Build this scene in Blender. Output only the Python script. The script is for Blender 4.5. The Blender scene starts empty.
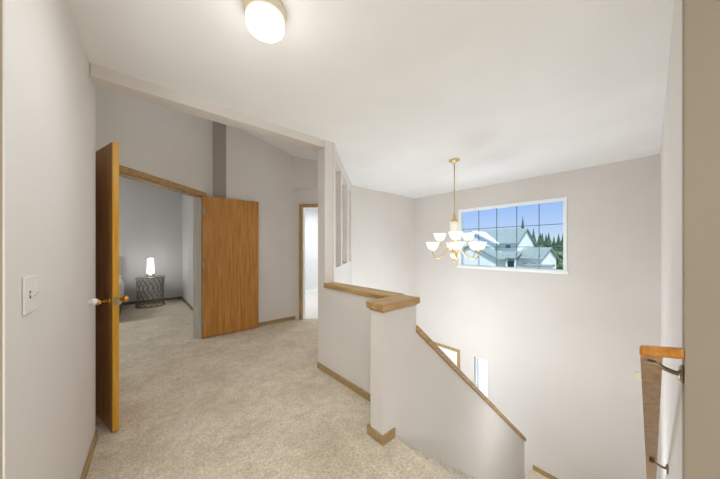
import bpy, bmesh, math, random
from mathutils import Vector, Matrix
random.seed(7)
sc = bpy.context.scene
C = sc.collection
PI = math.pi

# ------------------------------------------------------------------ materials
def srgb(r, g, b):
    def f(c):
        c /= 255.0
        return c / 12.92 if c <= 0.04045 else ((c + 0.055) / 1.055) ** 2.4
    return (f(r), f(g), f(b), 1.0)

def new_mat(name):
    m = bpy.data.materials.new(name)
    m.use_nodes = True
    nt = m.node_tree
    return m, nt, nt.nodes['Principled BSDF']

def coords(nt, scale=(1, 1, 1)):
    tc = nt.nodes.new('ShaderNodeTexCoord')
    mp = nt.nodes.new('ShaderNodeMapping')
    mp.inputs['Scale'].default_value = scale
    nt.links.new(tc.outputs['Object'], mp.inputs['Vector'])
    return mp.outputs['Vector']

def noise(nt, vec, scale, detail=3.0, rough=0.55):
    n = nt.nodes.new('ShaderNodeTexNoise')
    n.inputs['Scale'].default_value = scale
    n.inputs['Detail'].default_value = detail
    n.inputs['Roughness'].default_value = rough
    nt.links.new(vec, n.inputs['Vector'])
    return n.outputs['Fac']

def ramp(nt, fac, stops):
    r = nt.nodes.new('ShaderNodeValToRGB')
    el = r.color_ramp.elements
    while len(el) < len(stops):
        el.new(0.5)
    for e, (p, c) in zip(el, stops):
        e.position = p
        e.color = c
    nt.links.new(fac, r.inputs['Fac'])
    return r.outputs['Color']

def mixc(nt, fac, a, b, blend='MIX'):
    n = nt.nodes.new('ShaderNodeMix')
    n.data_type = 'RGBA'
    n.blend_type = blend
    if isinstance(fac, float):
        n.inputs[0].default_value = fac
    else:
        nt.links.new(fac, n.inputs[0])
    for i, v in ((6, a), (7, b)):
        if isinstance(v, tuple):
            n.inputs[i].default_value = v
        else:
            nt.links.new(v, n.inputs[i])
    return n.outputs[2]

def bump(nt, p, h, strength, dist):
    b = nt.nodes.new('ShaderNodeBump')
    b.inputs['Strength'].default_value = strength
    b.inputs['Distance'].default_value = dist
    nt.links.new(h, b.inputs['Height'])
    nt.links.new(b.outputs['Normal'], p.inputs['Normal'])

def paint(name, col, rough=0.85, b=0.10):
    m, nt, p = new_mat(name)
    v = coords(nt)
    big = noise(nt, v, 1.3, 2)
    c0 = tuple(x * 0.97 for x in col[:3]) + (1,)
    c1 = tuple(min(1, x * 1.03) for x in col[:3]) + (1,)
    nt.links.new(ramp(nt, big, [(0.3, c0), (0.7, c1)]), p.inputs['Base Color'])
    p.inputs['Roughness'].default_value = rough
    p.inputs['Specular IOR Level'].default_value = 0.25
    bump(nt, p, noise(nt, v, 160, 2), b, 0.002)
    return m

def simple(name, col, rough=0.5, metal=0.0, spec=0.5, var=0.06, vscale=12):
    m, nt, p = new_mat(name)
    v = coords(nt)
    f = noise(nt, v, vscale, 3)
    c0 = tuple(x * (1 - var) for x in col[:3]) + (1,)
    c1 = tuple(min(1, x * (1 + var)) for x in col[:3]) + (1,)
    nt.links.new(ramp(nt, f, [(0.3, c0), (0.7, c1)]), p.inputs['Base Color'])
    p.inputs['Roughness'].default_value = rough
    p.inputs['Metallic'].default_value = metal
    p.inputs['Specular IOR Level'].default_value = spec
    return m

def wood(name, dark, mid, light, axis='z', rough=0.42, fine=1.0):
    m, nt, p = new_mat(name)
    s = {'z': (26, 26, 1.2), 'x': (1.2, 26, 26), 'y': (26, 1.2, 26)}[axis]
    v = coords(nt, tuple(x * fine for x in s))
    g = noise(nt, v, 1.6, 6, 0.65)
    base = ramp(nt, g, [(0.30, dark), (0.50, mid), (0.72, light)])
    s2 = {'z': (160, 160, 3), 'x': (3, 160, 160), 'y': (160, 3, 160)}[axis]
    v2 = coords(nt, s2)
    pores = noise(nt, v2, 1.4, 2)
    pc = ramp(nt, pores, [(0.35, (0.70, 0.66, 0.60, 1)), (0.55, (1, 1, 1, 1))])
    nt.links.new(mixc(nt, 0.55, base, pc, 'MULTIPLY'), p.inputs['Base Color'])
    p.inputs['Roughness'].default_value = rough
    p.inputs['Specular IOR Level'].default_value = 0.4
    bump(nt, p, pores, 0.08, 0.001)
    return m

def carpet_mat(name, a, b, c):
    m, nt, p = new_mat(name)
    v = coords(nt)
    f1 = noise(nt, v, 2.6, 6, 0.68)
    f2 = noise(nt, v, 62, 3, 0.8)
    f3 = noise(nt, v, 13, 5, 0.7)
    base = ramp(nt, f1, [(0.32, a), (0.52, b), (0.70, c)])
    sp = ramp(nt, f2, [(0.36, (0.66, 0.64, 0.61, 1)), (0.62, (1.06, 1.06, 1.06, 1))])
    md = ramp(nt, f3, [(0.36, (0.83, 0.82, 0.80, 1)), (0.58, (1.03, 1.03, 1.03, 1))])
    x = mixc(nt, 0.9, base, sp, 'MULTIPLY')
    nt.links.new(mixc(nt, 0.8, x, md, 'MULTIPLY'), p.inputs['Base Color'])
    p.inputs['Roughness'].default_value = 0.97
    p.inputs['Specular IOR Level'].default_value = 0.08
    p.inputs['Sheen Weight'].default_value = 0.15
    bump(nt, p, f2, 0.7, 0.008)
    return m

def glow(name, col, strength, base=None):
    m, nt, p = new_mat(name)
    v = coords(nt)
    f = noise(nt, v, 6, 2)
    c1 = tuple(x * 0.96 for x in col[:3]) + (1,)
    cc = ramp(nt, f, [(0.3, c1), (0.7, col)])
    nt.links.new(cc, p.inputs['Emission Color'])
    p.inputs['Emission Strength'].default_value = strength
    p.inputs['Base Color'].default_value = base or col
    p.inputs['Roughness'].default_value = 0.3
    return m

def glass_mat(name):
    m = bpy.data.materials.new(name)
    m.use_nodes = True
    nt = m.node_tree
    nt.nodes.clear()
    out = nt.nodes.new('ShaderNodeOutputMaterial')
    tr = nt.nodes.new('ShaderNodeBsdfTransparent')
    tr.inputs['Color'].default_value = (0.96, 0.985, 0.99, 1)
    gl = nt.nodes.new('ShaderNodeBsdfGlossy')
    gl.inputs['Roughness'].default_value = 0.02
    fr = nt.nodes.new('ShaderNodeFresnel')
    fr.inputs['IOR'].default_value = 1.22
    mx = nt.nodes.new('ShaderNodeMixShader')
    nt.links.new(fr.outputs[0], mx.inputs[0])
    nt.links.new(tr.outputs[0], mx.inputs[1])
    nt.links.new(gl.outputs[0], mx.inputs[2])
    nt.links.new(mx.outputs[0], out.inputs['Surface'])
    return m

def siding(name, col):
    m, nt, p = new_mat(name)
    v = coords(nt, (0, 0, 1))
    w = nt.nodes.new('ShaderNodeTexWave')
    w.bands_direction = 'Z'
    w.wave_profile = 'SAW'
    w.inputs['Scale'].default_value = 1.6
    nt.links.new(v, w.inputs['Vector'])
    c0 = tuple(x * 0.86 for x in col[:3]) + (1,)
    nt.links.new(ramp(nt, w.outputs['Fac'], [(0.0, c0), (0.3, col)]), p.inputs['Base Color'])
    p.inputs['Roughness'].default_value = 0.8
    return m

def shingle(name, col):
    m, nt, p = new_mat(name)
    v = coords(nt, (1, 1, 3))
    f = noise(nt, v, 3, 5, 0.7)
    c0 = tuple(x * 0.78 for x in col[:3]) + (1,)
    c1 = tuple(min(1, x * 1.2) for x in col[:3]) + (1,)
    nt.links.new(ramp(nt, f, [(0.3, c0), (0.7, c1)]), p.inputs['Base Color'])
    p.inputs['Roughness'].default_value = 0.9
    return m

M = {}
M['wall'] = paint('greige_paint', srgb(221, 216, 211))
M['wall_shade'] = paint('painted_shade_tan', srgb(158, 146, 129))  # shade on the near wall faces is put into this colour
M['wall_return'] = paint('painted_shade_return', srgb(172, 164, 157))  # greige wall darkened, shade of the narrow return painted in
M['wall_cool'] = paint('cool_greige_paint', srgb(204, 202, 201))
M['wall_bath'] = paint('pale_bath_paint', srgb(226, 228, 230))
M['ceil'] = paint('ceiling_white', srgb(240, 240, 239), 0.92, 0.25)
M['white'] = simple('white_gloss_paint', srgb(244, 250, 250), 0.4, var=0.02)
M['cream'] = simple('cream_plastic', srgb(232, 222, 200), 0.4, var=0.02)
M['plastic'] = simple('white_plastic', srgb(236, 236, 232), 0.3, var=0.02)
M['slot'] = simple('dark_slot', srgb(70, 66, 62), 0.6, var=0.02)
M['carpet'] = carpet_mat('beige_carpet', srgb(213, 199, 176), srgb(231, 218, 197), srgb(242, 231, 213))
M['carpet_step_lit'] = carpet_mat('lit_stair_carpet', srgb(226, 216, 200), srgb(238, 230, 216), srgb(244, 238, 226))  # landing carpet lightened, brightness of the lit treads put into its colour
M['vinyl'] = simple('pale_vinyl', srgb(222, 218, 212), 0.5, var=0.03)
oak = (srgb(150, 116, 70), srgb(182, 147, 98), srgb(206, 174, 126))
M['oak_x'] = wood('oak_trim_along_x', *oak, axis='x')
M['oak_y'] = wood('oak_trim_along_y', *oak, axis='y')
M['oak_z'] = wood('oak_trim_upright', *oak, axis='z')
M['oak_base'] = wood('oak_baseboard', srgb(150, 123, 84), srgb(172, 145, 102), srgb(190, 165, 120), axis='x')
M['oak_door'] = wood('honey_oak_veneer', srgb(164, 106, 42), srgb(194, 136, 66), srgb(214, 162, 92), axis='z', rough=0.38, fine=0.9)
M['oak_edge'] = wood('golden_oak_edge', srgb(196, 138, 34), srgb(220, 164, 52), srgb(232, 182, 76), axis='z', rough=0.36)
M['rail'] = wood('handrail_oak', srgb(158, 98, 36), srgb(192, 126, 52), srgb(210, 150, 74), axis='x', rough=0.3)
M['rail_pale'] = wood('pale_handrail_oak', srgb(162, 130, 96), srgb(186, 154, 120), srgb(202, 174, 142), axis='x', rough=0.35)
M['jamb'] = wood('shaded_oak_jamb', srgb(176, 172, 162), srgb(194, 191, 182), srgb(206, 203, 196), axis='z')  # grey stands for shade on the oak, put into the colour
M['brass'] = simple('polished_brass', srgb(230, 186, 98), 0.22, 1.0, var=0.03)
M['brass_soft'] = simple('satin_brass', srgb(220, 198, 140), 0.35, 1.0, var=0.03)
M['nickel'] = simple('aged_nickel', srgb(168, 158, 136), 0.3, 1.0, var=0.05)
M['wire'] = simple('dark_pewter_wire', srgb(142, 136, 114), 0.4, 0.5, var=0.1)
M['glass'] = glass_mat('window_glass')
m, nt, p = new_mat('frosted_glass')
v = coords(nt)
nt.links.new(ramp(nt, noise(nt, v, 40, 2), [(0.3,(0.9,0.92,0.95,1)),(0.7,(0.97,0.98,1,1))]), p.inputs['Base Color'])
tl = nt.nodes.new('ShaderNodeBsdfTranslucent'); tl.inputs['Color'].default_value = (0.95,0.97,1,1)
mx = nt.nodes.new('ShaderNodeMixShader'); mx.inputs[0].default_value = 0.8
nt.links.new(p.outputs[0], mx.inputs[1]); nt.links.new(tl.outputs[0], mx.inputs[2])
nt.links.new(mx.outputs[0], nt.nodes['Material Output'].inputs['Surface'])
p.inputs['Roughness'].default_value = 0.4
M['frost'] = m
M['tint'] = simple('table_glass', srgb(150, 150, 146), 0.12, 0.2, var=0.03)
M['dome'] = glow('lit_opal_dome', (1.0, 0.98, 0.94, 1), 1.6)
M['shade'] = glow('lit_opal_shade', (1.0, 0.95, 0.89, 1), 0.75, (0.85,0.83,0.8,1))
M['sleeve'] = glow('pale_opal_sleeve', (1.0, 0.93, 0.82, 1), 0.25, (0.8, 0.76, 0.68, 1))
M['lampshade'] = glow('lit_lamp_shade', (1.0, 0.98, 0.95, 1), 7.0)
M['beige_metal'] = simple('beige_enamel', srgb(222, 210, 184), 0.4, var=0.02)
M['bedding'] = simple('grey_bedding', srgb(206, 204, 202), 0.9, var=0.08)
M['bedbase'] = simple('dark_upholstery', srgb(84, 82, 80), 0.9, var=0.1)
M['headb'] = simple('grey_linen', srgb(172,170,168), 0.9, var=0.06)
M['black'] = simple('black_rubber', srgb(36, 34, 32), 0.6, var=0.1)
M['siding'] = siding('pale_teal_siding', srgb(234, 240, 234))
M['siding_w'] = siding('white_siding', srgb(228, 236, 232))
M['roof'] = shingle('grey_green_shingles', srgb(132, 150, 146))
M['fascia'] = simple('white_fascia', srgb(238, 242, 242), 0.7, var=0.02)
M['winpane'] = simple('dark_window_pane', srgb(96, 112, 122), 0.15, var=0.1)
M['leaf'] = simple('conifer_green', srgb(62, 92, 66), 0.9, var=0.45, vscale=2.5)
M['leaf2'] = simple('broadleaf_green', srgb(92, 112, 74), 0.9, var=0.4, vscale=2.5)
M['bark'] = simple('bark_brown', srgb(88, 70, 54), 0.9, var=0.2)
M['ground'] = simple('grass_ground', srgb(122, 138, 96), 0.95, var=0.25, vscale=0.6)
M['fence'] = simple('weathered_fence', srgb(128, 140, 140), 0.9, var=0.12)

# ------------------------------------------------------------------ mesh building
class MB:
    def __init__(s):
        s.v = []; s.f = []; s.sm = []
    def add(s, vs, fs, smooth=False):
        o = len(s.v)
        s.v += [tuple(v) for v in vs]
        for f in fs:
            s.f.append([i + o for i in f]); s.sm.append(smooth)
        return s
    def box(s, x0, x1, y0, y1, z0, z1):
        vs = [(x0,y0,z0),(x1,y0,z0),(x1,y1,z0),(x0,y1,z0),(x0,y0,z1),(x1,y0,z1),(x1,y1,z1),(x0,y1,z1)]
        return s.add(vs, [(0,3,2,1),(4,5,6,7),(0,1,5,4),(1,2,6,5),(2,3,7,6),(3,0,4,7)])
    def obox(s, p, q, w0, w1, z0, z1):
        """box along p->q in plan, spanning w0..w1 to the left of the direction"""
        d = Vector((q[0]-p[0], q[1]-p[1])).normalized(); n = Vector((-d.y, d.x))
        a = [Vector(p)+n*w0, Vector(q)+n*w0, Vector(q)+n*w1, Vector(p)+n*w1]
        vs = [(c.x,c.y,z0) for c in a] + [(c.x,c.y,z1) for c in a]
        return s.add(vs, [(0,3,2,1),(4,5,6,7),(0,1,5,4),(1,2,6,5),(2,3,7,6),(3,0,4,7)])
    def prism(s, poly, z0, z1):
        n = len(poly)
        vs = [(x,y,z0) for x,y in poly] + [(x,y,z1) for x,y in poly]
        fs = [tuple(reversed(range(n))), tuple(range(n, 2*n))]
        fs += [(i,(i+1)%n,(i+1)%n+n,i+n) for i in range(n)]
        return s.add(vs, fs)
    def prism_y(s, poly, y0, y1):
        """polygon in x,z extruded along y"""
        n = len(poly)
        vs = [(x,y0,z) for x,z in poly] + [(x,y1,z) for x,z in poly]
        fs = [tuple(range(n)), tuple(reversed(range(n, 2*n)))]
        fs += [(i,i+n,(i+1)%n+n,(i+1)%n) for i in range(n)]
        return s.add(vs, fs)
    def prism_x(s, poly, x0, x1):
        n = len(poly)
        vs = [(x0,y,z) for y,z in poly] + [(x1,y,z) for y,z in poly]
        fs = [tuple(reversed(range(n))), tuple(range(n, 2*n))]
        fs += [(i,(i+1)%n,(i+1)%n+n,i+n) for i in range(n)]
        return s.add(vs, fs)
    def lathe(s, prof, center=(0,0,0), axis=(0,0,1), n=28, smooth=True, cap=True):
        ax = Vector(axis).normalized()
        t = Vector((1,0,0)) if abs(ax.x) < 0.9 else Vector((0,1,0))
        u = ax.cross(t).normalized(); w = ax.cross(u)
        c = Vector(center); vs = []; fs = []
        for r, h in prof:
            for k in range(n):
                a = 2*PI*k/n
                vs.append(c + ax*h + (u*math.cos(a) + w*math.sin(a))*r)
        for i in range(len(prof)-1):
            for k in range(n):
                k2 = (k+1)%n
                fs.append((i*n+k, i*n+k2, (i+1)*n+k2, (i+1)*n+k))
        if cap:
            if prof[0][0] > 1e-4: fs.append(tuple(reversed(range(n))))
            if prof[-1][0] > 1e-4: fs.append(tuple((len(prof)-1)*n+k for k in range(n)))
        return s.add(vs, fs, smooth)
    def tube(s, path, r, n=10, closed=False):
        P = [Vector(p) for p in path]; m = len(P)
        rs = r if isinstance(r, (list, tuple)) else [r]*m
        vs = []; fs = []; prev = None
        for i, p in enumerate(P):
            if closed: d = (P[(i+1)%m]-P[i-1]).normalized()
            else: d = (P[min(i+1,m-1)]-P[max(i-1,0)]).normalized()
            if prev is None:
                t = Vector((0,0,1)) if abs(d.z) < 0.9 else Vector((1,0,0))
                u = d.cross(t).normalized()
            else:
                u = (prev - d*prev.dot(d)).normalized()
            prev = u; w = d.cross(u)
            for k in range(n):
                a = 2*PI*k/n
                vs.append(p + (u*math.cos(a)+w*math.sin(a))*rs[i])
        rng = m if closed else m-1
        for i in range(rng):
            j = (i+1)%m
            for k in range(n):
                k2 = (k+1)%n
                fs.append((i*n+k, i*n+k2, j*n+k2, j*n+k))
        if not closed:
            fs.append(tuple(reversed(range(n)))); fs.append(tuple((m-1)*n+k for k in range(n)))
        return s.add(vs, fs, True)
    def sphere(s, c, r, n=20, squash=1.0):
        prof = []
        for i in range(n//2+1):
            a = -PI/2 + PI*i/(n//2)
            prof.append((max(1e-5, r*math.cos(a)), r*squash*math.sin(a)))
        return s.lathe(prof, c, n=n, cap=False)

def obj(name, mb, mat, parent=None, bevel=0.0, seg=2):
    me = bpy.data.meshes.new(name)
    me.from_pydata(mb.v, [], mb.f)
    bm = bmesh.new(); bm.from_mesh(me)
    for f, sm in zip(bm.faces, mb.sm): f.smooth = sm
    bmesh.ops.recalc_face_normals(bm, faces=bm.faces)
    bm.to_mesh(me); bm.free()
    me.materials.append(mat)
    o = bpy.data.objects.new(name, me); C.objects.link(o)
    if parent is not None: o.parent = parent
    if bevel:
        b = o.modifiers.new('bevel', 'BEVEL'); b.width = bevel; b.segments = seg
        b.limit_method = 'ANGLE'; b.angle_limit = math.radians(40)
    return o

def tag(o, label=None, cat=None, group=None, kind=None):
    if label: o['label'] = label
    if cat: o['category'] = cat
    if group: o['group'] = group
    if kind: o['kind'] = kind
    return o

def empty(name, loc=(0,0,0), rz=0.0):
    o = bpy.data.objects.new(name, None); C.objects.link(o)
    o.location = loc; o.rotation_euler = (0,0,rz); o.empty_display_size = 0.1
    return o

def struct(name, mb, mat, label, cat, bevel=0.0):
    return tag(obj(name, mb, mat, None, bevel), label, cat, None, 'structure')

def copy_tree(o, parent=None):
    c = o.copy(); C.objects.link(c); c.parent = parent
    for ch in list(o.children): copy_tree(ch, c)
    return c

def wall(p, q, th, z0, z1, holes=()):
    """wall along p->q, visible face on p->q, solid th to the left; holes = (s0,s1,z0,z1)"""
    P = Vector(p); Q = Vector(q); L = (Q-P).length; d = (Q-P)/L; n = Vector((-d.y, d.x))
    us = sorted({0.0, L} | {h[0] for h in holes} | {h[1] for h in holes})
    zs = sorted({z0, z1} | {h[2] for h in holes} | {h[3] for h in holes})
    us = [u for u in us if -1e-6 <= u <= L+1e-6]; zs = [z for z in zs if z0-1e-6 <= z <= z1+1e-6]
    def solid(i, j):
        if not (0 <= i < len(us)-1 and 0 <= j < len(zs)-1): return False
        u = (us[i]+us[i+1])/2; z = (zs[j]+zs[j+1])/2
        return not any(h[0] < u < h[1] and h[2] < z < h[3] for h in holes)
    mb = MB()
    def pt(u, w, z):
        v = P + d*u + n*w
        return (v.x, v.y, z)
    for i in range(len(us)-1):
        for j in range(len(zs)-1):
            if not solid(i, j): continue
            a, b, c, e = us[i], us[i+1], zs[j], zs[j+1]
            mb.add([pt(a,0,c),pt(b,0,c),pt(b,0,e),pt(a,0,e)], [(0,1,2,3)])
            mb.add([pt(a,th,c),pt(b,th,c),pt(b,th,e),pt(a,th,e)], [(3,2,1,0)])
            if not solid(i-1,j): mb.add([pt(a,0,c),pt(a,th,c),pt(a,th,e),pt(a,0,e)], [(3,2,1,0)])
            if not solid(i+1,j): mb.add([pt(b,0,c),pt(b,th,c),pt(b,th,e),pt(b,0,e)], [(0,1,2,3)])
            if not solid(i,j-1): mb.add([pt(a,0,c),pt(b,0,c),pt(b,th,c),pt(a,th,c)], [(3,2,1,0)])
            if not solid(i,j+1): mb.add([pt(a,0,e),pt(b,0,e),pt(b,th,e),pt(a,th,e)], [(0,1,2,3)])
    bm = bmesh.new()
    bv = [bm.verts.new(v) for v in mb.v]
    for f in mb.f: bm.faces.new([bv[i] for i in f])
    bmesh.ops.remove_doubles(bm, verts=bm.verts, dist=1e-5)
    out = MB()
    bm.verts.index_update()
    out.v = [tuple(v.co) for v in bm.verts]
    out.f = [[v.index for v in f.verts] for f in bm.faces]
    out.sm = [False]*len(out.f)
    bm.free()
    return out

CEIL = 2.44
FOYER = -2.80
LAND = -2.256

# ------------------------------------------------------------------ floors
fl = MB()
fl.prism([(-4,-3),(1.43,-3),(1.43,-0.12),(1.34,-0.12),(1.34,1.17),(1.235,1.17),(1.235,1.30),(1.56,1.30),(1.56,2.30),(-4,2.30)], -0.26, 0)
fl.prism([(-4,2.30),(1.60,2.30),(2.93,3.66),(2.24,4.36),(1.05,4.36),(0.98,4.5),(0.98,8.06),(-4,8.06)], -0.26, 0)
struct('floor', fl, M['carpet'], 'beige cut pile carpet covering the upper landing and bedroom', 'carpet')
struct('floor_bathroom', MB().prism([(2.24,4.36),(2.93,3.66),(5.0,3.66),(5.0,6.8),(2.24,6.8)], -0.26, 0), M['vinyl'],
       'pale vinyl floor seen through the narrow bathroom doorway', 'floor')
struct('floor_foyer', MB().box(1.3,4.9,1.30,3.7,FOYER-0.1,FOYER), M['vinyl'], 'foyer floor far below the landing', 'floor')

# ------------------------------------------------------------------ ceilings
struct('ceiling', MB().prism([(-4,-3),(5.0,-3),(5.0,3.75),(2.98,3.72),(1.64,2.36),(-4,2.36)], CEIL, CEIL+0.1), M['ceil'],
       'flat white ceiling over the landing and stairwell', 'ceiling')
cv = MB()
def vz(x): return 3.21 - 0.276*(x-1.264)
ca = [(-0.6,2.36),(3.2,2.36),(3.2,4.7),(-0.6,4.7)]
cv.add([(x,y,vz(x)) for x,y in ca]+[(x,y,vz(x)+0.08) for x,y in ca], [(0,1,2,3),(7,6,5,4),(0,4,5,1),(1,5,6,2),(2,6,7,3),(3,7,4,0)])
struct('ceiling_alcove', cv, M['ceil'], 'sloped ceiling rising over the alcove by the double doors', 'ceiling')
struct('ceiling_bedroom', MB().prism([(-4,3.1),(-0.42,3.1),(0.84,4.44),(0.98,4.55),(0.98,8.06),(-4,8.06)], 3.3, 3.4), M['ceil'], 'bedroom ceiling', 'ceiling')
struct('ceiling_bathroom', MB().prism([(2.2,4.44),(3.0,3.72),(5.0,3.72),(5.0,6.8),(2.2,6.8)], CEIL, CEIL+0.1), M['ceil'], 'bathroom ceiling', 'ceiling')

# ------------------------------------------------------------------ walls
LW0 = (-0.258, 1.145); LW1 = (-0.193, 2.50)
struct('wall_left', wall(LW0, LW1, 0.117, 0, CEIL), M['wall'], 'greige wall at the left carrying the light switch', 'wall')
struct('wall_left_return', MB().box(-4,-0.262,1.145,1.262,0,CEIL), M['wall_shade'], 'shaded wall return at the far left edge', 'wall')
struct('wall_header', MB().box(-0.20,1.51,2.285,2.425,2.362,CEIL), M['wall'], 'narrow header beam across the ceiling over the alcove opening', 'header')
struct('wall_post', MB().box(1.51,1.627,2.27,2.405,0,CEIL+1.0), M['wall'], 'full height wall post at the end of the half wall', 'wall')
struct('wall_above_header', MB().box(-0.6,1.65,2.30,2.41,CEIL+0.101,4.0), M['wall'], 'upper wall above the header beam', 'wall')
struct('wall_half', MB().box(1.508,1.622,1.292,2.27,-0.26,0.885), M['wall'], 'greige half wall between the landing and stairwell', 'half wall')
# short return of the half wall plus sloping stair wall
SL = 0.826
sx0, sx1 = 1.60, 4.10
sz0 = 0.665
def slz(x): return sz0 - SL*(x-sx0)
struct('wall_stair_end', MB().box(1.236,1.60,1.175,1.292,-0.26,0.885), M['wall'], 'squared wall end standing at the top of the stairs', 'half wall')
struct('wall_stair', MB().prism_y([(1.60,FOYER),(4.10,FOYER),(4.10,slz(4.10)),(1.60,slz(1.60))], 1.175, 1.292), M['wall'],
       'stair wall with a sloping top edge descending into the foyer', 'wall')
# window wall (entry side) with openings
WW0 = Vector((4.794,-0.07)); WW1 = Vector((4.87,3.60))
wd = (WW1-WW0).normalized()
def ws(y): return (y-WW0.y)/wd.y            # distance along the window wall for a given world y
win = (ws(0.825), ws(2.53), 0.925, 2.06)
door = (ws(2.56), ws(3.40), FOYER, -0.775)
side = (ws(1.975), ws(2.222), -2.50, -0.757)
# direction q->p keeps the solid outside (+x)
def flip(h, L=(WW1-WW0).length): return (L-h[1], L-h[0], h[2], h[3])
struct('wall_window', wall(WW1, WW0, 0.14, FOYER, CEIL, [flip(win), flip(door), flip(side)]), M['wall'],
       'tall greige wall of the stairwell holding the wide window', 'wall')
struct('wall_far', wall((2.98,3.60),(4.87,3.60),0.12,FOYER,CEIL), M['wall'], 'far end wall of the stairwell behind the chandelier', 'wall')
struct('wall_right', MB().box(1.4301,4.93,-0.19,-0.07,FOYER,CEIL), M['wall'], 'right hand stairwell wall carrying the handrail', 'wall')
struct('wall_near_right', MB().box(1.31,1.43,-3.0,-0.0705,0,CEIL), M['wall_shade'], 'shaded wall at the right edge beside the stair head', 'wall')
struct('wall_back', MB().box(-4,1.43,-3.12,-3.0,0,CEIL), M['wall'], 'rear wall of the hall', 'wall')
struct('wall_far_left', MB().box(-4.12,-4,-3.0,8.06,0,3.3), M['wall'], 'far left wall of the hall', 'wall')
struct('wall_under_landing', MB().box(1.22,1.34,-0.07,1.175,FOYER,-0.26), M['wall'], 'wall below the landing edge', 'wall')
# diagonal stairwell wall with tall slots
SA = Vector((1.618,2.262)); SB = Vector((2.98,3.60)); sd = (SB-SA).normalized(); sL = (SB-SA).length
def sslot(xa, xb): return ((xa-SA.x)/sd.x, (xb-SA.x)/sd.x, 1.075, 2.285)
slots = [sslot(1.715,2.005), sslot(2.09,2.50), sslot(2.62,2.86)]
struct('wall_diagonal', wall(SA, SB, 0.11, FOYER, 3.5, slots), M['wall'], 'diagonal wall with three tall narrow slots beside the wall post', 'wall')
# alcove: angled wall with the double doorway, back wall, return, bathroom wall
H = Vector((0.743,4.272))                    # right hinge corner
e = Vector((math.sqrt(.5), math.sqrt(.5)))
DW0 = H - e*1.72; DW1 = H + e*0.235
dOp = (0.20, 1.72, 0.0, 2.045)
struct('wall_double_door', wall(DW0, DW1, 0.12, 0, 3.9, [dOp]), M['wall'], 'angled wall around the bedroom double doorway', 'wall')
struct('wall_alcove_left', wall((-0.46,2.50),(-0.46,3.07),0.10,0,3.9), M['wall'], 'side wall of the alcove behind the left door', 'wall')
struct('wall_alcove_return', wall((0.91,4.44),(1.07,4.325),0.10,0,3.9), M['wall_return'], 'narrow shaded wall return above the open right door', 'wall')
struct('wall_alcove_back', wall((1.07,4.325),(2.22,4.30),0.10,0,3.9), M['wall'], 'back wall of the alcove beside the open right door', 'wall')
BW0 = Vector((2.22,4.30)); BW1 = Vector((2.95,3.57))
bOp = (0.135, 0.86, 0.0, 2.04)
struct('wall_bath_door', wall(BW0, BW1, 0.10, 0, 3.9, [bOp]), M['wall'], 'short angled wall around the bathroom doorway', 'wall')
struct('wall_light_patch', MB().obox((2.09,4.36),(2.45,4.00),0,0.09,2.37,3.4), M['wall'], 'added box in place of a soft light patch above the bathroom doorway', 'light patch')  # box added to imitate a soft patch of light on the wall
# bedroom and bathroom shells
struct('wall_bedroom_back', MB().box(-4,1.04,7.95,8.06,0,3.3), M['wall_cool'], 'grey bedroom wall behind the nightstand', 'wall')
struct('wall_bedroom_right', MB().box(0.93,1.04,4.54,7.95,0,3.3), M['wall_cool'], 'bedroom side wall right of the nightstand', 'wall')
struct('wall_bedroom_near', MB().box(-4,-0.56,3.0,3.1,0,3.3), M['wall_cool'], 'near wall of the bedroom', 'wall')
struct('wall_bath_left', MB().box(2.14,2.24,4.42,6.7,0,CEIL), M['wall_bath'], 'bathroom left wall', 'wall')
struct('wall_bath_back', MB().box(2.24,5.0,6.6,6.7,0,CEIL), M['wall_bath'], 'white bathroom wall seen through the narrow doorway', 'wall')
struct('wall_bath_right', MB().box(4.9,5.0,3.72,6.6,0,CEIL), M['wall_bath'], 'bathroom right wall', 'wall')

# ------------------------------------------------------------------ baseboards
BH, BT = 0.062, 0.012
n = 0
def base_seg(p, q, name, label, z=0.0, mat='oak_base'):
    return struct(name, MB().obox(p, q, -BT, 0, z, z+BH), M[mat], label, 'baseboard', 0.003)
M['base_dark'] = wood('dull_baseboard', srgb(104,94,80), srgb(122,112,98), srgb(138,128,112), axis='x')
base_seg(LW0, (LW1[0],LW1[1]-0.005), 'baseboard_left', 'oak baseboard along the foot of the left wall')
base_seg((1.508,2.405),(1.508,1.292), 'baseboard_half_wall', 'oak baseboard along the foot of the half wall')
bb = MB().box(1.236-BT,1.236,1.175-BT,1.316,0,BH).box(1.236,1.50,1.2925,1.316,0,BH).box(1.236,1.352,1.175-BT,1.175,0,BH)
struct('baseboard_stair_end', bb, M['oak_base'], 'oak baseboard wrapping the wall end at the stair head', 'baseboard', 0.003)
base_seg((1.075,4.325),(2.215,4.30), 'baseboard_alcove', 'oak baseboard right of the open right door')
base_seg((-4,7.95),(0.93,7.95), 'baseboard_bedroom_back', 'baseboard behind the nightstand in the bedroom', mat='base_dark')
base_seg((0.93,7.938),(0.93,4.60), 'baseboard_bedroom_right', 'baseboard along the bedroom side wall', mat='base_dark')
wp = WW0 + wd*ws(1.262)
struct('baseboard_stair_landing', MB().obox((wp.x,wp.y),(WW0.x,WW0.y),-BT,0,LAND,LAND+BH+0.01), M['oak_base'],
       'oak baseboard at the foot of the stairs on the window wall', 'baseboard', 0.003)
struct('baseboard_bathroom', MB().box(2.24,4.9,6.588,6.6,0,0.09), M['white'], 'white baseboard of the bathroom', 'baseboard')

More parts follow.
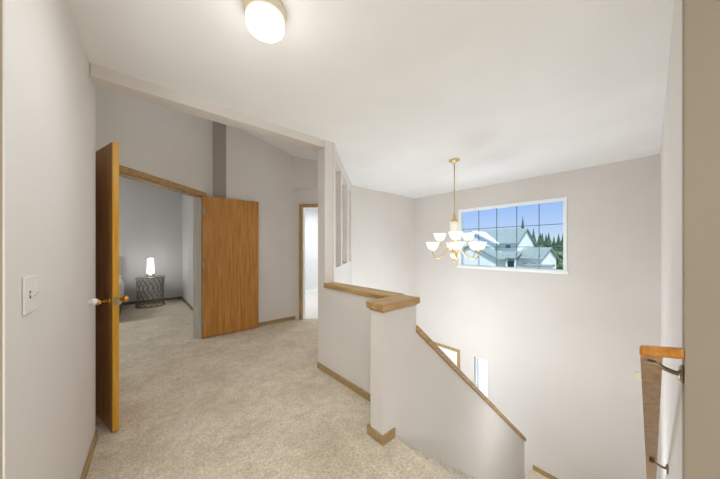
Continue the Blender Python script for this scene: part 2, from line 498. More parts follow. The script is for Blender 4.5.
# ------------------------------------------------------------------ oak caps
cz0, cz1 = 0.885, 0.932
cap_a = MB().box(1.490,1.640,1.3185,2.268,cz0,cz1)
struct('trim_1', cap_a, M['oak_y'], 'oak cap on top of the half wall', 'wall cap', 0.005)
cap_b = MB().box(1.214,1.610,1.143,1.318,cz0,cz1)
struct('trim_2', cap_b, M['oak_x'], 'oak cap on the wall end at the stair head', 'wall cap', 0.006)
struct('trim_8', MB().box(1.228,1.605,1.166,1.298,cz0-0.014,cz0-0.0005), M['oak_x'], 'oak moulding under the wall end cap', 'trim', 0.004)
k = math.cos(math.atan(SL))
t = 0.042/k
cs = MB().prism_y([(sx0,slz(sx0)+0.001),(sx1+0.01,slz(sx1+0.01)+0.001),(sx1+0.01,slz(sx1+0.01)+t),(sx0,slz(sx0)+t)], 1.155, 1.312)
struct('trim_3', cs, M['oak_x'], 'sloping oak cap along the stair wall', 'wall cap', 0.004)

# ------------------------------------------------------------------ double door casing and jambs
def along(o, d, s): return (o.x+d.x*s, o.y+d.y*s)
cs = MB()
cs.obox(along(DW0,e,0.14), along(DW0,e,1.775), -0.018, -0.0005, 2.045, 2.108)
cs.obox(along(DW0,e,0.14), along(DW0,e,0.20), -0.018, -0.0005, 0, 2.0449)
struct('trim_4', cs, M['oak_x'], 'oak head casing over the bedroom double doorway', 'door casing', 0.004)
jb = MB()
jb.obox(along(DW0,e,1.700), along(DW0,e,1.7195), 0.0, 0.12, 0, 2.03)
jb.obox(along(DW0,e,0.2005), along(DW0,e,0.22), 0.0, 0.12, 0, 2.03)
struct('trim_9', MB().obox(along(DW0,e,0.2005), along(DW0,e,1.7195), 0.0, 0.12, 2.031, 2.0445), M['oak_x'], 'oak head jamb above the bedroom double doorway', 'door jamb')
struct('trim_5', jb, M['jamb'], 'oak jamb lining the bedroom double doorway', 'door jamb')

# door leaf: local x runs from hinge to free edge, thickness along +y
def knob(parent, x, z, side, th):
    y0 = th if side > 0 else 0.0
    s = 1 if side > 0 else -1
    r = obj('rose', MB().lathe([(0.029,0),(0.029,0.004),(0.020,0.010),(0.011,0.014),(0.011,0.03)], (x,y0,z), (0,s,0)), M['brass'], parent)
    obj('knob', MB().lathe([(0.011,0.028),(0.015,0.034),(0.022,0.044),(0.0245,0.053),(0.023,0.062),(0.015,0.068),(0.0001,0.070)], (x,y0,z), (0,s,0)), M['brass'], r)

def hinge(parent, z, y):
    obj('hinge', MB().lathe([(0.008,-0.045),(0.008,0.045)], (0.002,y,z), (0,0,1), 12).box(0,0.03,y,y+0.003,z-0.044,z+0.044), M['nickel'], parent)

W = 0.745; TH = 0.036
d1 = Vector((-0.110,2.489)) - Vector((-0.33,3.20))
a1 = math.atan2(d1.y, d1.x)
door1 = empty('door_1', (-0.33,3.20,0), a1)
tag(door1, 'left oak double door standing open, seen nearly edge on', 'door', None, 'structure')
obj('door_panel', MB().box(0.004,W-0.003,0,TH,0.012,2.045), M['oak_door'], door1, 0.002)
tag(obj('door_edge', MB().box(W-0.003,W,0.0005,TH-0.0005,0.012,2.045), M['oak_edge'], door1), 'bright golden oak free edge')
knob(door1, W-0.065, 0.925, 1, TH); knob(door1, W-0.065, 0.925, -1, TH)
obj('latch_plate', MB().box(W,W+0.0015,0.006,TH-0.006,0.895,0.955).box(W,W+0.008,0.011,TH-0.011,0.915,0.935), M['nickel'], door1)
for z in (0.22,1.05,1.83): hinge(door1, z, TH)
a2 = 0.0
door2 = empty('door_2', (0.735,4.236,0), a2)
tag(door2, 'right oak double door folded back flat against the alcove wall', 'door', None, 'structure')
W2 = 0.792
obj('door_panel', MB().box(0.004,W2-0.022,0,TH,0.012,2.05), M['oak_door'], door2, 0.002)
obj('astragal', MB().box(W2-0.0215,W2,-0.006,TH,0.012,2.05), M['oak_door'], door2, 0.003)
for z in (0.22,1.05,1.83): hinge(door2, z, -0.002)

# bathroom door casing
bd = (BW1-BW0).normalized()
cb = MB()
cb.obox(along(BW0,bd,0.070), along(BW0,bd,0.133), -0.018, -0.0005, 0, 2.10)
cb.obox(along(BW0,bd,0.1335), along(BW0,bd,0.92), -0.018, -0.0005, 2.04, 2.10)
cb.obox(along(BW0,bd,0.862), along(BW0,bd,0.92), -0.018, -0.0005, 0, 2.0395)
struct('trim_6', cb, M['oak_z'], 'oak casing around the narrow bathroom doorway', 'door casing', 0.003)
jb = MB()
jb.obox(along(BW0,bd,0.1355), along(BW0,bd,0.152), 0.0, 0.10, 0, 2.03)
jb.obox(along(BW0,bd,0.843), along(BW0,bd,0.8595), 0.0, 0.10, 0, 2.03)
jb.obox(along(BW0,bd,0.1355), along(BW0,bd,0.8595), 0.0, 0.10, 2.03, 2.0395)
struct('trim_7', jb, M['white'], 'pale jamb lining the bathroom doorway', 'door jamb')

# ------------------------------------------------------------------ stairs
st = empty('staircase', (1.34,0.55,0))
tag(st, 'beige carpeted staircase descending from the landing beside the stair wall', 'stairs', None, 'structure')
RISE, RUN = 0.188, 0.228
NX = 1.340
# top nosing
def step_mb(x, z, run):
    nb = 0.016
    pr = [(x,z-0.24),(x+run,z-0.24),(x+run,z)]
    pr += [(x-0.006,z)]
    pr += [(x-0.006-nb*math.sin(PI*i/6), z-nb+nb*math.cos(PI*i/6)) for i in range(1,6)]
    pr += [(x-0.006,z-2*nb),(x,z-2*nb)]
    pr = [(a-1.34,b) for a,b in pr]
    return MB().prism_y(pr, -0.07-0.55, 1.175-0.55)
for i in range(1, 12):
    z = -RISE*i; x = NX + RUN*(i-1)
    obj('step', step_mb(x, z, RUN+0.012), M['carpet_step_lit'], st)
top = MB().prism_y([(0.0,-0.001),(0.006,-0.001)] + [(0.006+0.016*math.sin(PI*i/6), -0.017+0.016*math.cos(PI*i/6)) for i in range(1,6)] + [(0.006,-0.033),(0,-0.033)], -0.62, 0.62)
obj('nosing', top, M['carpet'], st)
lx = NX + RUN*11 - 1.34
obj('lower_landing', MB().prism([(lx-0.004,-0.07-0.55),(4.79-1.34,-0.07-0.55),(4.81-1.34,1.29-0.55),(4.11-1.34,1.29-0.55),(4.11-1.34,1.17-0.55),(lx-0.004,1.17-0.55)], LAND-0.2, LAND), M['carpet'], st)
for i in range(2):
    obj('foyer_step', MB().box(4.11-1.34,4.80-1.34,1.292+0.25*i-0.55,1.54+0.25*i-0.55,FOYER,LAND-0.18*(i+1)), M['carpet'], st)

# ------------------------------------------------------------------ window 1 (wide window over the stairs)
def at_wall(y, off=0.0):
    """point on the window wall for world y; off = distance outside the wall face"""
    p = WW0 + wd*ws(y); nrm = Vector((wd.y,-wd.x))
    return p + nrm*off
w1 = empty('window_1', (at_wall((0.825+2.53)/2).x, at_wall((0.825+2.53)/2).y, 0.925), math.atan2(-wd.x, wd.y))
tag(w1, 'wide white framed grid window high over the stairwell', 'window', None, 'structure')
hw = (win[1]-win[0])/2; hh = 2.06-0.925
# local: x = outward, y along wall
F = 0.046
fm = MB()
fm.box(-0.012,0.10,-hw+0.0005,-hw+F,0.0005,hh-0.0005).box(-0.012,0.10,hw-F,hw-0.0005,0.0005,hh-0.0005)
fm.box(-0.012,0.10,-hw+F,hw-F,0.0005,F).box(-0.012,0.10,-hw+F,hw-F,hh-F,hh-0.0005)
obj('window_frame', fm, M['white'], w1, 0.004)
obj('window_sill', MB().box(-0.03,-0.0125,-hw-0.02,hw+0.02,-0.015,0.03), M['white'], w1, 0.004)
mg = MB()
for i in range(1,5):
    y = -hw+F + (2*hw-2*F)*i/5
    mg.box(0.058,0.066,y-0.005,y+0.005,F,hh-F)
for i in range(1,3):
    z = F + (hh-2*F)*i/3
    mg.box(0.0582,0.0658,-hw+F,hw-F,z-0.005,z+0.005)
tag(obj('grille', mg, simple('grey_grille', srgb(112,120,128), 0.5), w1), 'thin grey grille bars')
obj('pane', MB().box(0.052,0.056,-hw+F,hw-F,F,hh-F), M['glass'], w1)

# window 2: sidelight beside the front door
yc = (1.975+2.222)/2; p2 = at_wall(yc)
w2 = empty('window_2', (p2.x,p2.y,-2.50), math.atan2(-wd.x, wd.y))
tag(w2, 'narrow sidelight window beside the front door below the stair cap', 'window', None, 'structure')
h2 = (side[1]-side[0])/2; z2 = 2.50-0.757
fm = MB()
f2 = 0.03
fm.box(0.06,0.12,-h2+0.0005,-h2+f2,0,z2-0.0005).box(0.06,0.12,h2-f2,h2-0.0005,0,z2-0.0005)
fm.box(0.06,0.12,-h2+f2,h2-f2,0,f2).box(0.06,0.12,-h2+f2,h2-f2,z2-f2,z2-0.0005)
obj('window_frame', fm, M['white'], w2, 0.003)
mg = MB()
for i in range(1,6):
    mg.box(0.086,0.094,-h2+f2,h2-f2,z2*i/6-0.005,z2*i/6+0.005)
obj('grille', mg, M['white'], w2)
obj('pane', MB().box(0.08,0.084,-h2+f2,h2-f2,f2,z2-f2), M['glass'], w2)

# door 3: front door down in the foyer
yd = (2.56+3.40)/2; p3 = at_wall(yd)
d3 = empty('door_3', (p3.x,p3.y,FOYER), math.atan2(-wd.x, wd.y))
tag(d3, 'white front door in an oak casing, glimpsed above the stair cap', 'door', None, 'structure')
hd = (door[1]-door[0])/2; zd = 2.80-0.775
pn = MB().box(0.04,0.085,-hd+0.004,hd-0.004,0.012,zd-0.004)
obj('door_panel', pn, M['white'], d3, 0.002)
for zz0, zz1 in ((0.2,0.75),(0.9,1.45),(1.55,1.9)):
    for s in (-1,1):
        obj('raised_panel', MB().box(0.032,0.0395,s*0.19-0.13,s*0.19+0.13,zz0,zz1), M['white'], d3, 0.004)
obj('knob', MB().lathe([(0.03,0),(0.012,0.012),(0.012,0.03),(0.028,0.045),(0.02,0.06),(0.0001,0.064)], (0.04,-hd+0.07,0.95), (-1,0,0)), M['brass'], d3)
cm = MB()
cm.box(-0.016,-0.0005,-hd-0.058,-hd,0,zd+0.058).box(-0.016,-0.0005,hd,hd+0.058,0,zd+0.058).box(-0.016,-0.0005,-hd,hd,zd,zd+0.058)
obj('casing', cm, M['oak_z'], d3, 0.003)

# ------------------------------------------------------------------ ceiling light
cl = empty('ceiling_light', (0.472,1.216,CEIL))
tag(cl, 'round flush ceiling light with a lit opal dome over the landing', 'ceiling light')
obj('base_ring', MB().lathe([(0.060,-0.0005),(0.088,-0.0005),(0.095,-0.010),(0.096,-0.030),(0.092,-0.044),(0.084,-0.046)]), M['beige_metal'], cl)
obj('dome', MB().lathe([(0.084,-0.047),(0.087,-0.055),(0.087,-0.082),(0.083,-0.096),(0.072,-0.106),(0.050,-0.111),(0.0001,-0.113)], n=40), M['dome'], cl)

# ------------------------------------------------------------------ chandelier
ch = empty('chandelier', (3.12,1.69,CEIL))
tag(ch, 'brass two tier chandelier with lit opal bowls hanging in the stairwell', 'chandelier')
def Z(z): return z-CEIL
obj('canopy', MB().lathe([(0.001,Z(2.395)),(0.018,Z(2.40)),(0.030,Z(2.412)),(0.062,Z(2.425)),(0.066,Z(2.4395)),(0.001,Z(2.4395))]), M['brass_soft'], ch)
obj('rod', MB().tube([(0,0,Z(2.40)),(0,0,Z(1.75))], 0.007, 12), M['brass_soft'], ch)
obj('loop', MB().tube([(0.018*math.cos(a),0,Z(1.73)+0.022*math.sin(a)) for a in [2*PI*i/16 for i in range(16)]], 0.005, 8, True)
    .lathe([(0.001,Z(1.71)),(0.02,Z(1.70)),(0.03,Z(1.66)),(0.05,Z(1.648)),(0.001,Z(1.645))]), M['brass'], ch)
obj('glass_sleeve', MB().lathe([(0.001,Z(1.645)),(0.058,Z(1.642)),(0.056,Z(1.60)),(0.046,Z(1.50)),(0.042,Z(1.43)),(0.001,Z(1.428))]), M['sleeve'], ch)
obj('column', MB().lathe([(0.001,Z(1.428)),(0.045,Z(1.425)),(0.036,Z(1.41)),(0.026,Z(1.385)),(0.036,Z(1.36)),(0.043,Z(1.33)),(0.036,Z(1.30)),(0.028,Z(1.275)),(0.042,Z(1.255)),(0.046,Z(1.245)),(0.001,Z(1.243))]), M['brass'], ch)
obj('lower_bowl', MB().lathe([(0.001,Z(1.243)),(0.052,Z(1.24)),(0.054,Z(1.215)),(0.042,Z(1.18)),(0.020,Z(1.165)),(0.001,Z(1.163))]), M['sleeve'], ch)
obj('finial', MB().lathe([(0.001,Z(1.165)),(0.012,Z(1.16)),(0.010,Z(1.148)),(0.014,Z(1.14)),(0.008,Z(1.126)),(0.0005,Z(1.12))]), M['brass'], ch)
R_ = Vector((0.75,-0.661,0)); Fw = Vector((0.661,0.75,0)); Up = Vector((0,0,1))
def bez(P, n=18):
    out = []
    for i in range(n+1):
        t = i/n
        a = [Vector(p) for p in P]
        while len(a) > 1: a = [a[j]*(1-t)+a[j+1]*t for j in range(len(a)-1)]
        out.append(a[0])
    return out
def bulb_arm(theta, R, zroot, zdip, zcup):
    d = R_*math.cos(theta) + Fw*math.sin(theta)
    P = [d*0.03+Up*Z(zroot), d*(R*0.35)+Up*Z(zroot+0.03), d*(R*0.55)+Up*Z(zdip-0.10), d*(R*1.02)+Up*Z(zdip-0.06), d*R+Up*Z(zcup)]
    a = obj('arm', MB().tube(bez(P), 0.0065, 8), M['brass_soft'], ch)
    c = d*R
    cup = obj('cup', MB().lathe([(0.001,Z(zcup)-0.004),(0.020,Z(zcup)),(0.030,Z(zcup)+0.010),(0.030,Z(zcup)+0.016),(0.001,Z(zcup)+0.017)], c), M['brass_soft'], a)
    h = Z(zcup)+0.0175
    sh = obj('shade', MB().lathe([(0.001,h),(0.038,h+0.002),(0.056,h+0.020),(0.068,h+0.048),(0.080,h+0.086),(0.084,h+0.094),(0.078,h+0.092),(0.063,h+0.048),(0.050,h+0.023),(0.028,h+0.010),(0.001,h+0.009)], c), M['shade'], ch)
    return a
for i in range(6): bulb_arm(math.radians(15+60*i), 0.315, 1.31, 1.19, 1.262)
for i in range(3): bulb_arm(math.radians(14+120*i), 0.205, 1.38, 1.36, 1.385)

# ------------------------------------------------------------------ handrail
HZ = 0.941
hr = empty('handrail', (1.33,-0.0,0.0))
tag(hr, 'oak handrail on metal brackets running down the right wall', 'handrail')
def prof_rail(): # y,z half-profile of the rail
    return [(-0.024,-0.021),(0.026,-0.021),(0.027,-0.004),(0.025,0.012),(0.016,0.020),(0.001,0.022),(-0.014,0.020),(-0.023,0.012),(-0.025,-0.004)]
mb = MB()
pr = prof_rail(); npf = len(pr)
xs = [0.0, 2.65]
vs = []
for x in xs:
    for y, z in pr: vs.append((x, y, HZ - SL*x + z/k if x > 0 else HZ + z))
fs = [tuple(range(npf)), tuple(reversed(range(npf,2*npf)))]
fs += [(i,i+npf,(i+1)%npf+npf,(i+1)%npf) for i in range(npf)]
mb.add(vs, fs, False)
obj('rail', mb, M['rail_pale'], hr)
rr = MB().box(-0.024,-0.0005,-0.0695,0.028,HZ-0.013,HZ+0.0215)
rr.v = [(x, y, z + (0.018 if y < 0 else 0.0)) for x, y, z in rr.v]
obj('rail_return', rr, M['rail'], hr, 0.008, 3)
def bracket(x, zr):
    # x along rail (local), plate on wall y=-0.07
    b = obj('bracket', MB().tube(bez([(x+0.03,-0.062,zr-0.062),(x+0.03,-0.045,zr-0.064),(x+0.01,-0.01,zr-0.045),(x+0.01,0.0,zr-0.026)]), 0.0075, 10)
            .box(x-0.022,x+0.042,-0.010,0.010,zr-0.034-0.0,zr-0.0285), M['nickel'], hr)
    obj('wall_plate', MB().lathe([(0.030,0.0005),(0.029,0.006),(0.020,0.011),(0.001,0.012)], (x+0.03,-0.07,zr-0.062), (0,1,0)), M['nickel'], b)
bracket(0.012, HZ)
bracket(1.16, HZ-SL*1.16-0.012)

# ------------------------------------------------------------------ light switch, bumper, chime
ld = (Vector(LW1)-Vector(LW0)).normalized()
# the switch plate: two-gang
sy = 1.315
sw_p = Vector(LW0) + ld*((sy-LW0[1])/ld.y)
sw = empty('light_switch', (sw_p.x, sw_p.y, 1.153), math.atan2(ld.y, ld.x)-PI/2)
tag(sw, 'white light switch plate with a small toggle on the left wall', 'light switch')
obj('plate', MB().box(0.0005,0.006,-0.06,0.06,-0.058,0.058), M['plastic'], sw, 0.003)
obj('toggle', MB().prism_y([(0.0062,-0.011),(0.0062,0.011),(0.014,0.013),(0.016,0.007)], 0.012, 0.022), M['plastic'], sw)
obj('rocker_slot', MB().box(0.0061,0.0068,-0.022,-0.012,-0.012,0.012), M['slot'], sw)
obj('dimmer_slide', MB().prism_y([(0.0069,-0.004),(0.0069,0.006),(0.013,0.005),(0.015,0.001)], -0.021, -0.013), M['plastic'], sw)
by = 2.27
bp = Vector(LW0) + ld*((by-LW0[1])/ld.y)
ds = empty('door_stop', (bp.x, bp.y, 0.970), math.atan2(ld.y, ld.x)-PI/2)
tag(ds, 'white round door bumper on the left wall beside the brass knob', 'door stop')
obj('bumper', MB().lathe([(0.012,0.006),(0.019,0.012),(0.021,0.022),(0.019,0.031),(0.012,0.038),(0.0001,0.040)], (0,0,0), (1,0,0)), M['plastic'], ds)
obj('mount', MB().lathe([(0.017,0.0005),(0.017,0.0075)], (0,0,0), (1,0,0)), M['plastic'], ds)
cp = at_wall(0.108)
dc = empty('door_chime', (cp.x, cp.y, -0.315), math.atan2(-wd.x, wd.y))
tag(dc, 'small cream chime box on the window wall beside the handrail', 'chime box')
obj('cover', MB().box(-0.030,-0.0065,-0.034,0.034,-0.05,0.05), M['cream'], dc, 0.006)
obj('back_plate', MB().box(-0.0062,-0.0005,-0.036,0.036,-0.052,0.052), M['cream'], dc, 0.001)

# ------------------------------------------------------------------ bedroom: nightstand, lamp, bed
ns = empty('nightstand', (0.29,7.47,0))
tag(ns, 'round lattice wire drum nightstand against the grey bedroom wall', 'nightstand')
NR, NH = 0.248, 0.655
def ring(r, z, rad):
    return MB().tube([(r*math.cos(2*PI*i/40), r*math.sin(2*PI*i/40), z) for i in range(40)], rad, 8, True)
obj('top_ring', ring(NR+0.012, NH-0.012, 0.011), M['wire'], ns)
obj('table_top', MB().lathe([(0.001,NH-0.012),(NR,NH-0.012),(NR,NH),(0.001,NH)], n=40), M['tint'], ns)
obj('base_ring', ring(NR+0.012, 0.012, 0.011), M['wire'], ns)
lat = MB()
NC = 16
for i in range(NC):
    a0 = 2*PI*i/NC
    for s in (-1,1):
        pts = []
        for j in range(19):
            t = j/18
            a = a0 + s*(PI/NC)*math.sin(t*PI*2.5)*1.0
            pts.append((NR*math.cos(a)*(1-0.06*math.sin(PI*t)), NR*math.sin(a)*(1-0.06*math.sin(PI*t)), 0.02+t*(NH-0.04)))
        lat.tube(pts, 0.0062, 6)
obj('lattice', lat, M['wire'], ns)
lp = empty('table_lamp', (0.29,7.48,NH))
tag(lp, 'small lit table lamp with a white shade on the nightstand', 'lamp')
obj('base', MB().lathe([(0.001,0.0005),(0.075,0.0005),(0.075,0.03),(0.03,0.045),(0.02,0.07),(0.001,0.071)]), M['nickel'], lp)
obj('shade', MB().lathe([(0.001,0.0712),(0.061,0.073),(0.061,0.12),(0.053,0.41),(0.001,0.415)]), M['lampshade'], lp)

bed = empty('bed', (-0.95,7.0,0))
tag(bed, 'bed with pale grey bedding just visible behind the left door', 'bed')
obj('bed_base', MB().box(-0.80,0.78,-0.88,0.88,0.12,0.34), M['bedbase'], bed, 0.02)
obj('mattress', MB().box(-0.78,0.76,-0.86,0.86,0.34,0.56), M['bedding'], bed, 0.06, 4)
obj('duvet', MB().box(-0.82,0.80,-0.90,0.30,0.30,0.62).box(-0.80,0.785,-0.885,0.32,0.56,0.66), M['bedding'], bed, 0.05, 4)
for s in (-0.4,0.4):
    obj('pillow', MB().box(s-0.34,s+0.34,0.38,0.80,0.575,0.76), M['bedding'], bed, 0.08, 5)
obj('headboard', MB().box(-0.82,0.77,0.89,0.94,0.10,1.12), M['headb'], bed, 0.02)
for sx in (-0.76,0.745):
    for syy in (-0.85,0.84):
        obj('leg', MB().lathe([(0.018,0.0),(0.026,0.12)], (sx,syy,0)), M['black'], bed)

# bathroom: towel ring on the back wall
tr = empty('towel_ring', (3.62,6.60,1.28))
tag(tr, 'small dark towel ring on the white bathroom wall', 'towel ring')
obj('mount', MB().lathe([(0.026,0.0005),(0.024,0.012),(0.010,0.016),(0.010,0.05),(0.001,0.051)], (0,0,0), (0,-1,0)), M['wire'], tr)
obj('ring', MB().tube([(0.06*math.cos(2*PI*i/28), -0.045, -0.06+0.06*math.sin(2*PI*i/28)) for i in range(28)], 0.005, 8, True), M['wire'], tr)

# ------------------------------------------------------------------ outdoors
GZ = -3.0
struct('ground', MB().box(5.0,160,-60,90,GZ-0.2,GZ), M['ground'], 'grassy ground outside the window', 'ground')

struct('ground_driveway', MB().box(5.3,16,-4,9,GZ+0.0005,GZ+0.02), simple('pale_concrete', srgb(226,226,224), 0.9, var=0.03), 'pale concrete outside the front door', 'driveway')
def gable_y(mb, x0, x1, y0, y1, ze, zr, z0=GZ):
    xm = (x0+x1)/2
    mb.prism_y([(x0,z0),(x1,z0),(x1,ze),(xm,zr),(x0,ze)], y0, y1)
def roof_y(mb, x0, x1, y0, y1, ze, zr, th=0.14, ov=0.25):
    xm = (x0+x1)/2; s = (zr-ze)/(xm-x0)
    a = (x0-ov, ze-s*ov); b = (xm, zr); c = (x1+ov, ze-s*ov)
    mb.prism_y([(a[0],a[1]+0.01),(b[0],b[1]+0.01),(c[0],c[1]+0.01),(c[0],c[1]+th),(b[0],b[1]+th),(a[0],a[1]+th)], y0-ov*0.6, y1+ov*0.6)
def gable_x(mb, x0, x1, y0, y1, ze, zr, z0=GZ):
    ym = (y0+y1)/2
    mb.prism_x([(y0,z0),(y1,z0),(y1,ze),(ym,zr),(y0,ze)], x0, x1)
def roof_x(mb, x0, x1, y0, y1, ze, zr, th=0.14, ov=0.25):
    ym = (y0+y1)/2; s = (zr-ze)/(ym-y0)
    a = (y0-ov, ze-s*ov); b = (ym, zr); c = (y1+ov, ze-s*ov)
    mb.prism_x([(a[0],a[1]+0.01),(b[0],b[1]+0.01),(c[0],c[1]+0.01),(c[0],c[1]+th),(b[0],b[1]+th),(a[0],a[1]+th)], x0-ov*0.6, x1)

hs = empty('house', (0,0,0))
tag(hs, 'pale two storey neighbouring house with grey shingle roofs outside the window', 'house')
def hpart(name, mb, mat): return obj(name, mb, mat, hs)
m = MB(); gable_y(m, 25.1,29.9,7.75,16.5,1.72,3.0); main = hpart('main_block', m, M['siding'])
m = MB(); roof_y(m, 25.1,29.9,7.75,16.5,1.72,3.0); hpart('main_roof', m, M['roof'])
m = MB(); gable_x(m, 24.5,27.4,9.4,13.2,1.75,2.80); hpart('gable_wing', m, M['siding_w'])
m = MB(); roof_x(m, 24.5,27.4,9.4,13.2,1.75,2.80); hpart('gable_wing_roof', m, M['fascia'])
m = MB(); gable_x(m, 21.9,24.5,8.3,12.3,0.42,1.50); hpart('garage', m, M['siding_w'])
m = MB(); roof_x(m, 21.9,24.5,8.3,12.3,0.42,1.50); hpart('garage_roof', m, M['roof'])
m = MB(); gable_y(m, 24.55,29.45,5.85,7.70,0.40,1.22); hpart('side_wing', m, M['siding'])
m = MB(); roof_y(m, 24.55,29.45,5.85,7.70,0.40,1.22); hpart('side_wing_roof', m, M['roof'])
m = MB().prism_y([(23.3,0.42),(25.05,0.95),(25.05,1.03),(23.3,0.50)], 7.25, 8.85); hpart('porch_roof', m, M['roof'])
for y in (7.4,8.05): hpart('porch_post', MB().box(23.45,23.57,y-0.06,y+0.06,GZ,0.44), M['fascia'])
def hwin(x, y0, y1, z0, z1):
    f = hpart('window', MB().box(x-0.06,x,y0-0.07,y1+0.07,z0-0.07,z1+0.07), M['fascia'])
    obj('pane', MB().box(x-0.075,x-0.061,y0,y1,z0,z1), M['winpane'], f)
hwin(25.1, 8.25,8.65,1.28,1.62)
hwin(24.5, 10.75,11.25,1.35,1.75)
hwin(24.55, 6.15,6.62,-0.75,0.05); hwin(24.55, 6.72,7.15,-0.75,0.05)
hwin(25.1, 7.9,8.6,-0.8,0.15)
gd = hpart('garage_door', MB().box(21.84,21.9,8.9,11.7,GZ,-0.6), M['fascia'])

nh = empty('garden_shed', (20.5,5.3,GZ))
tag(nh, 'low grey flat roof at the lower right corner of the window view', 'shed')
obj('shed_roof', MB().box(-0.5,0.9,-1.0,0.75,3.05,3.17), M['fence'], nh)
obj('shed_wall', MB().box(-0.35,0.8,-0.9,0.62,0.0,3.05), M['siding_w'], nh)

def conifer(name, x, y, h, r, mat, lab, grp=None, layers=9):
    t = empty(name, (x,y,GZ)); tag(t, lab, 'tree', grp)
    rnd = random.Random(int(x*31+y*17))
    f = MB()
    for i in range(layers):
        z = h*(0.12+0.86*i/layers); rr = r*(1-i/layers)**0.85+0.06
        n = 14; vs = []; fs = []
        for kx in range(n):
            a = 2*PI*kx/n; q = rr*(0.75+0.45*rnd.random())
            vs.append((q*math.cos(a), q*math.sin(a), z-0.06*h*rnd.random()))
        vs.append((0,0,z+h*1.9/layers))
        for kx in range(n): fs.append((kx,(kx+1)%n,n))
        fs.append(tuple(reversed(range(n))))
        f.add(vs, fs)
    obj('foliage', f, mat, t)
    obj('trunk', MB().lathe([(0.12*r+0.05,0),(0.05,h*0.5)], n=8), M['bark'], t)
    return t
conifer('conifer', 45.3, 13.2, 8.5, 1.0, M['leaf'], 'dark conifer rising behind the main roof ridge of the house')
for i in range(22):
    y = 9.8 + i*0.62
    conifer('conifer', 60+(i*5%7)*4.2, y + (i*5%7)*0.7, random.uniform(6.6,8.0), random.uniform(1.3,1.6), M['leaf'],
            'dark green conifer in the tree line beyond the house', 'tree line conifers')
def broadleaf(x, y, h, r, lab):
    t = empty('leafy_tree', (x,y,GZ)); tag(t, lab, 'tree')
    rnd = random.Random(int(x*13+y*7)); f = MB()
    for i in range(60):
        a = rnd.uniform(0,2*PI); q = r*math.sqrt(rnd.random()); z = h*rnd.uniform(0.42,0.96)
        q *= math.sin(PI*min(1,max(0.15,(z/h-0.3)/0.7)))
        f.sphere((q*math.cos(a),q*math.sin(a),z), r*rnd.uniform(0.16,0.30), 8)
    obj('foliage', f, M['leaf2'], t)
    obj('trunk', MB().lathe([(0.16,0),(0.09,h*0.6)], n=8), M['bark'], t)
broadleaf(31.5, 6.4, 4.0, 1.2, 'leafy green tree behind the side wing of the house')
broadleaf(38, 10.2, 5.1, 1.7, 'broad leafy tree between the main roof and the tree line')

# ------------------------------------------------------------------ world, sun
w = bpy.data.worlds.new('sky'); sc.world = w; w.use_nodes = True
nt = w.node_tree; nt.nodes.clear()
out = nt.nodes.new('ShaderNodeOutputWorld'); bg = nt.nodes.new('ShaderNodeBackground')
tc = nt.nodes.new('ShaderNodeTexCoord'); sp = nt.nodes.new('ShaderNodeSeparateXYZ')
nt.links.new(tc.outputs['Generated'], sp.inputs[0])
col = ramp(nt, sp.outputs['Z'], [(0.0, srgb(222,234,250)), (0.05, srgb(198,220,252)), (0.20, srgb(134,178,252)), (0.6, srgb(92,142,236))])
cn = noise(nt, tc.outputs['Generated'], 5.0, 5, 0.6)
cm_ = ramp(nt, cn, [(0.45, (0,0,0,1)), (0.75, (0.45,0.45,0.45,1))])
nt.links.new(mixc(nt, cm_, col, srgb(232,240,252)), bg.inputs['Color'])
bg.inputs['Strength'].default_value = 1.0
nt.links.new(bg.outputs[0], out.inputs['Surface'])
sun = bpy.data.lights.new('sun', 'SUN'); sun.energy = 5.6; sun.angle = math.radians(2); sun.color = (1,0.96,0.9)
so = bpy.data.objects.new('sun', sun); C.objects.link(so)
so.rotation_euler = Vector((0.36,0.40,-0.84)).to_track_quat('-Z','Y').to_euler()

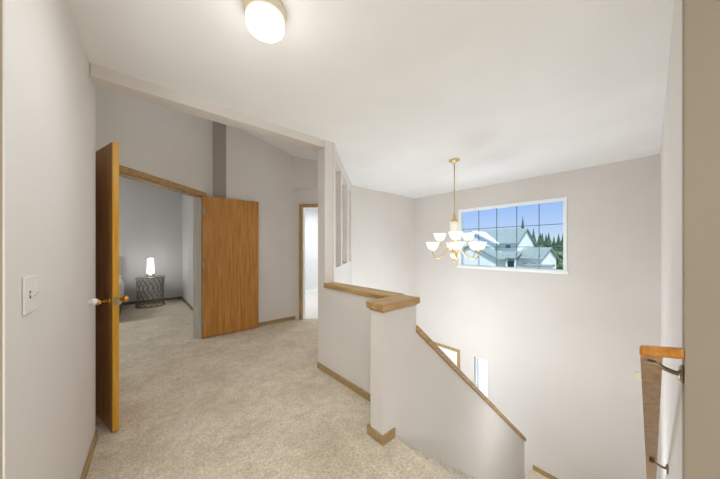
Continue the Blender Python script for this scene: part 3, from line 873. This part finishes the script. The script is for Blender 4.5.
# ------------------------------------------------------------------ interior lights
def point(name, loc, e, r=0.1, col=(1,0.95,0.88)):
    l = bpy.data.lights.new(name, 'POINT'); l.energy = e; l.shadow_soft_size = r; l.color = col
    o = bpy.data.objects.new(name, l); C.objects.link(o); o.location = loc; return o
def area(name, loc, rot, sx, sy, e, col=(1,0.97,0.93)):
    l = bpy.data.lights.new(name, 'AREA'); l.shape = 'RECTANGLE'; l.size = sx; l.size_y = sy; l.energy = e; l.color = col
    o = bpy.data.objects.new(name, l); C.objects.link(o); o.location = loc; o.rotation_euler = rot; return o
WH = (0.875, 0.945, 1.0)
point('ceiling_fixture_light', (0.472,1.216,2.10), 2.2, 0.10, (1,0.97,0.92))
area('ceiling_fixture_downlight', (0.472,1.216,2.322), (0,0,0), 0.16, 0.16, 7, WH)
point('chandelier_light', (3.12,1.69,0.85), 14, 0.25, WH)
point('foyer_fill', (3.2,2.15,-0.45), 62, 0.35, WH)  # unseen fill added to even out the stairwell walls and ceiling
point('lower_stair_fill', (3.1,0.50,-0.55), 9.0, 0.2, WH)  # no lamp here, added to brighten the treads and sloping wall
point('hall_fill', (-1.2,-1.3,1.35), 68, 0.35, WH)  # added fill behind the camera, lifts the ceiling
area('hall_overhead_fill', (-1.2,-1.5,2.42), (0,0,0), 3.0, 2.4, 45, WH)  # unseen panel of fill added overhead, not a fixture
point('alcove_fill', (0.85,3.05,3.0), 3.0, 0.2, WH)  # fill added out of sight above the header to lift the alcove
point('bedroom_lamp_light', (0.29,7.22,1.02), 1.6, 0.06, (1,0.98,0.95))
area('bedroom_fill', (-2.4,6.0,3.2), (0,0,0), 1.6, 1.6, 62, WH)  # added overhead fill, brightens the bedroom beyond its lamp
area('bathroom_light', (3.6,5.4,2.40), (0,0,0), 1.0, 1.0, 34, (0.97,0.98,1))

# ------------------------------------------------------------------ camera
cam = bpy.data.cameras.new('camera'); co = bpy.data.objects.new('camera', cam); C.objects.link(co)
cam.sensor_width = 36.0; cam.lens = 257.0/720.0*36.0
cam.shift_y = 8.5/720.0
cam.clip_start = 0.02; cam.clip_end = 400
co.location = (0,0,1.30)
co.rotation_euler = (PI/2, 0, -math.radians(41.4))
sc.camera = co

sc.view_settings.view_transform = 'Standard'
sc.view_settings.look = 'None'
sc.view_settings.exposure = 0.0
sc.cycles.use_denoising = True
sc.cycles.max_bounces = 14
sc.cycles.diffuse_bounces = 8
sc.cycles.sample_clamp_indirect = 6.0
